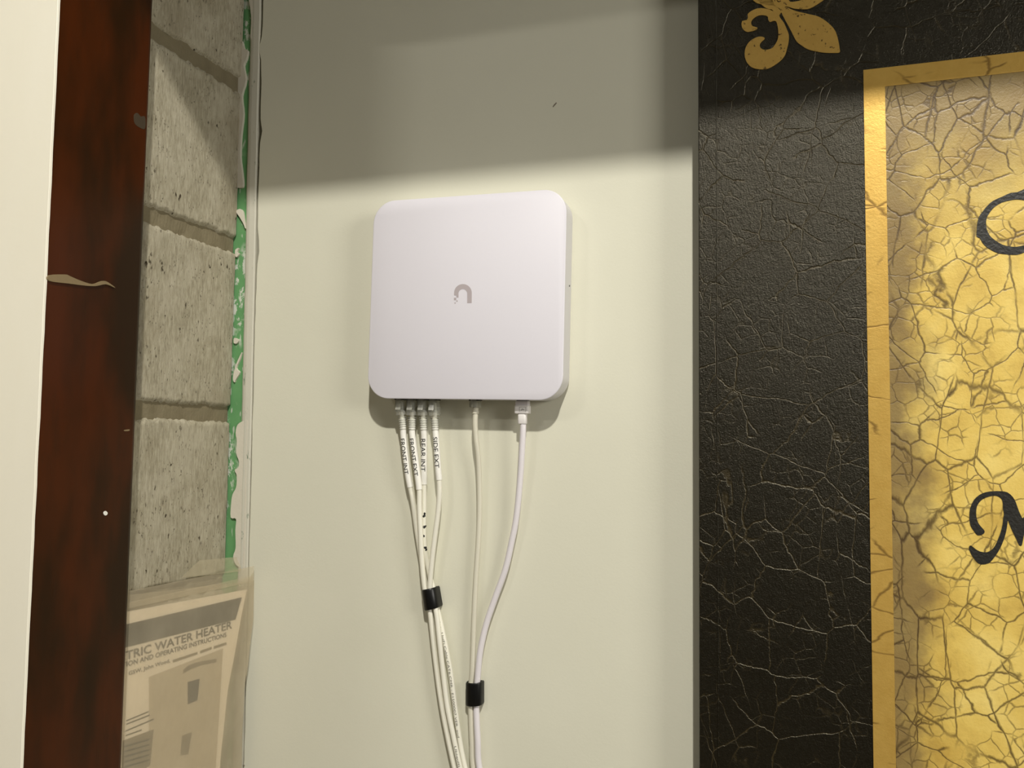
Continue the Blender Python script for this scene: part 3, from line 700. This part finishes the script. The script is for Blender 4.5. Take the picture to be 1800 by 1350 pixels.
M = [(530,700),(510,740),(440,758),(390,700),(345,630),(330,540),(332,440),(350,370),(390,290),(460,225),(540,190),(640,175),(740,175),(830,190),(900,250),(940,320),(975,420),(1010,500),(1030,530),(1060,505),(1120,420),(1220,260),(1290,180),(1370,190),(1400,300),(1430,650),(1480,880),(1390,900),(1330,700),(1300,420),(1200,560),(1100,690),(1050,745),(1022,885),(985,885),(950,810),(905,720),(870,640),(838,560),(830,600),(815,700),(790,790),(760,870),(710,970),(640,1070),(580,1125),(500,1140),(440,1120),(390,1060),(350,1000),(330,950),(325,910),(350,890),(400,930),(470,970),(560,980),(620,950),(670,890),(710,800),(740,720),(765,620),(775,530),(785,470),(770,400),(770,340),(755,280),(700,240),(640,235),(560,255),(490,290),(440,350),(420,420),(420,500),(440,580),(480,640)]
poly_on_sign(M, 7.5, 1660, 840, 'letter', 'letter', sign, .0004, 2)

# ------------------------------------------------------------------ plastic pouch with manual, lower left
A0 = at_y(446, 998, -.004); B0 = at_x(232, 1038, XC+.010); C0 = at_y(425, 1345, -.010)
PN = (B0-A0).cross(C0-A0).normalized()
if PN.x < 0: PN = -PN
def S(px, py, off=0.0): return at_plane(px, py, A0+PN*off, PN)
eu = Vector((0, 1, 0)); eu = (eu-PN*eu.dot(PN)).normalized(); ew = PN.cross(eu)
if ew.z < 0: ew = -ew
def wr(p, amp=.0010, seed=3): return p+PN*(amp*noise.noise(Vector((p.y*28, p.z*16, seed)))+amp*.6*noise.noise(Vector((p.y*70, p.z*30, seed+5))))
root = empty('plastic_pouch', S(330, 1350, -.002)); tag(root, 'frosted clear plastic pouch taped to concrete blocks in the corner', 'pouch')
def film(left, right, off, name, mat, par, nu=16, nv=30, amp=.0012, seed=3):
    v = []
    def interp(poly, k):
        d = [0]
        for a, b in zip(poly, poly[1:]): d.append(d[-1]+math.dist(a, b))
        s = k*d[-1]
        for i in range(len(poly)-1):
            if d[i+1] >= s-1e-9:
                q = (s-d[i])/max(1e-9, d[i+1]-d[i]); return (poly[i][0]+(poly[i+1][0]-poly[i][0])*q, poly[i][1]+(poly[i+1][1]-poly[i][1])*q)
        return poly[-1]
    for j in range(nv+1):
        a = interp(left, j/nv); b = interp(right, j/nv)
        for i in range(nu+1):
            k = i/nu; p = S(a[0]+(b[0]-a[0])*k, a[1]+(b[1]-a[1])*k, off); v.append(wr(p, amp, seed))
    return mesh(name, v, [(j*(nu+1)+i, j*(nu+1)+i+1, (j+1)*(nu+1)+i+1, (j+1)*(nu+1)+i) for j in range(nv) for i in range(nu)], mat, par, smooth=True)
film([(190, 1046), (170, 1480)], [(447, 995), (444, 1090), (436, 1170), (428.5, 1209), (425, 1300), (423, 1470)], .0022, 'front_film', 'film', root)
film([(190, 1050), (170, 1480)], [(450, 1020), (444, 1090), (436, 1172), (430, 1209), (425.5, 1300), (423, 1470)], -.0022, 'back_film', 'film', root, seed=9)
film([(190, 1066), (188, 1078)], [(446, 1012), (446, 1022)], .0030, 'zip_strip', 'film', root, 16, 2, .0012, 3)
# tape tab above it
tape = film([(333, 1013), (322, 1018)], [(410, 982), (420, 1012)], .0032, 'clear_tape', 'tape', None, 10, 6, .0024, 21)
bpy.data.objects.remove(tape)
v = []; NU, NV = 18, 10
for j in range(NV+1):
    for i in range(NU+1):
        u, w = i/NU, j/NV
        top = (350+(416-350)*u, 985+(-14+10)*u*0+(-6)*u); bot = (318+(424-318)*u, 1016+(1004-1016)*u)
        p = S(top[0]+(bot[0]-top[0])*w, top[1]+(bot[1]-top[1])*w, .0034)
        k = max(0, (u-.6)/.4); p = p+PN*(.0006*noise.noise(p*60)+k*.0022*noise.noise(Vector((p.y*190, p.z*190, 4)))); v.append(p)
tp = mesh('clear_tape', v, [(j*(NU+1)+i, j*(NU+1)+i+1, (j+1)*(NU+1)+i+1, (j+1)*(NU+1)+i) for j in range(NV) for i in range(NU)], 'tape', None, smooth=True)
tag(tp, 'crumpled clear tape holding the top of the plastic pouch', 'tape')
# booklet inside
bk = empty('manual_booklet', S(330, 1350, 0)); tag(bk, 'water heater instruction booklet inside the frosted plastic pouch', 'booklet')
lf = [(190, 1081), (170, 1480)]; rt_ = [(434, 1036), (423, 1089), (414, 1142), (400, 1217), (388, 1330), (380, 1470)]
film(lf, rt_, 0, 'cover_page', 'paper', bk, 16, 30, .0004, 3); film(lf, rt_, -.0008, 'inner_page', 'paper', bk, 16, 30, .0004, 3)
def quad(pts, mat, name='printed_panel', off=.0005, par=bk): return mesh(name, [S(x, y, off) for x, y in pts], [tuple(range(len(pts)))], mat, par)
quad([(190, 1105), (425, 1050), (414, 1089), (190, 1146)], 'print_dark', 'header_band')
def sheet_text(s, lead, p0, p1, cap, mat, bold=.012):
    """print s so that its part after `lead` runs from p0 to p1 (pixels of the baseline ends)"""
    a, b = S(*p0, .0006), S(*p1, .0006); v, f, w = text_mesh(s, cap, bold); _, _, w2 = text_mesh(s[len(lead):], cap, bold)
    k = (b-a).length/w2; e = (b-a).normalized(); up = PN.cross(e); up = up if up.z > 0 else -up; x0 = w-w2
    return mesh('lettering', [a+e*((x-x0)*k)+up*y for x, y in v], f, mat, bk)
sheet_text('ELECTRIC WATER HEATER', 'ELEC', (221, 1160), (408, 1104), .0090, 'print_dark', .014)
sheet_text('INSTALLATION AND OPERATING INSTRUCTIONS', 'INSTALLATI', (225, 1171), (398, 1119), .0052, 'print_dark', .012)
sheet_text('GSW, John Wood,', '', (226, 1187), (299, 1164), .0040, 'print_dark', .008)
for (x0, y0), (x1, y1) in (((304, 1160), (347, 1146)), ((352, 1144), (372, 1137)), ((376, 1136), (398, 1129))):
    quad([(x0, y0), (x1, y1), (x1, y1+4), (x0, y0+4.5)], 'print_mid', 'blurred_print')
# cover picture: tank with two access panels
quad([(262, 1190), (392, 1140), (380, 1340), (372, 1440), (262, 1440)], 'print_pale', 'picture_field', .00035)
quad([(322, 1178), (332, 1169), (355, 1162), (381, 1158), (380, 1164), (352, 1170), (334, 1177), (322, 1184)], 'print_mid', 'tank_lid')
quad([(330, 1199), (351, 1193), (347, 1231), (330, 1238)], 'print_dark', 'access_panel')
quad([(320, 1293), (337, 1287), (331, 1326), (317, 1328)], 'print_mid', 'access_panel')
for (x0, y0), (x1, y1) in (((222, 1266), (261, 1250)), ((222, 1272), (263, 1256)), ((221, 1284), (270, 1263)), ((221, 1292), (249, 1282))):
    quad([(x0, y0), (x1, y1), (x1, y1+2.2), (x0, y0+2.2)], 'print_dark', 'text_line')
quad([(216, 1302), (270, 1282), (264, 1345), (214, 1380)], 'print_mid', 'text_box', .0004)
for k in range(5):
    quad([(218, 1311+k*9), (262, 1299+k*9), (262, 1301+k*9), (218, 1314+k*9)], 'print_dark', 'text_line', .0007)
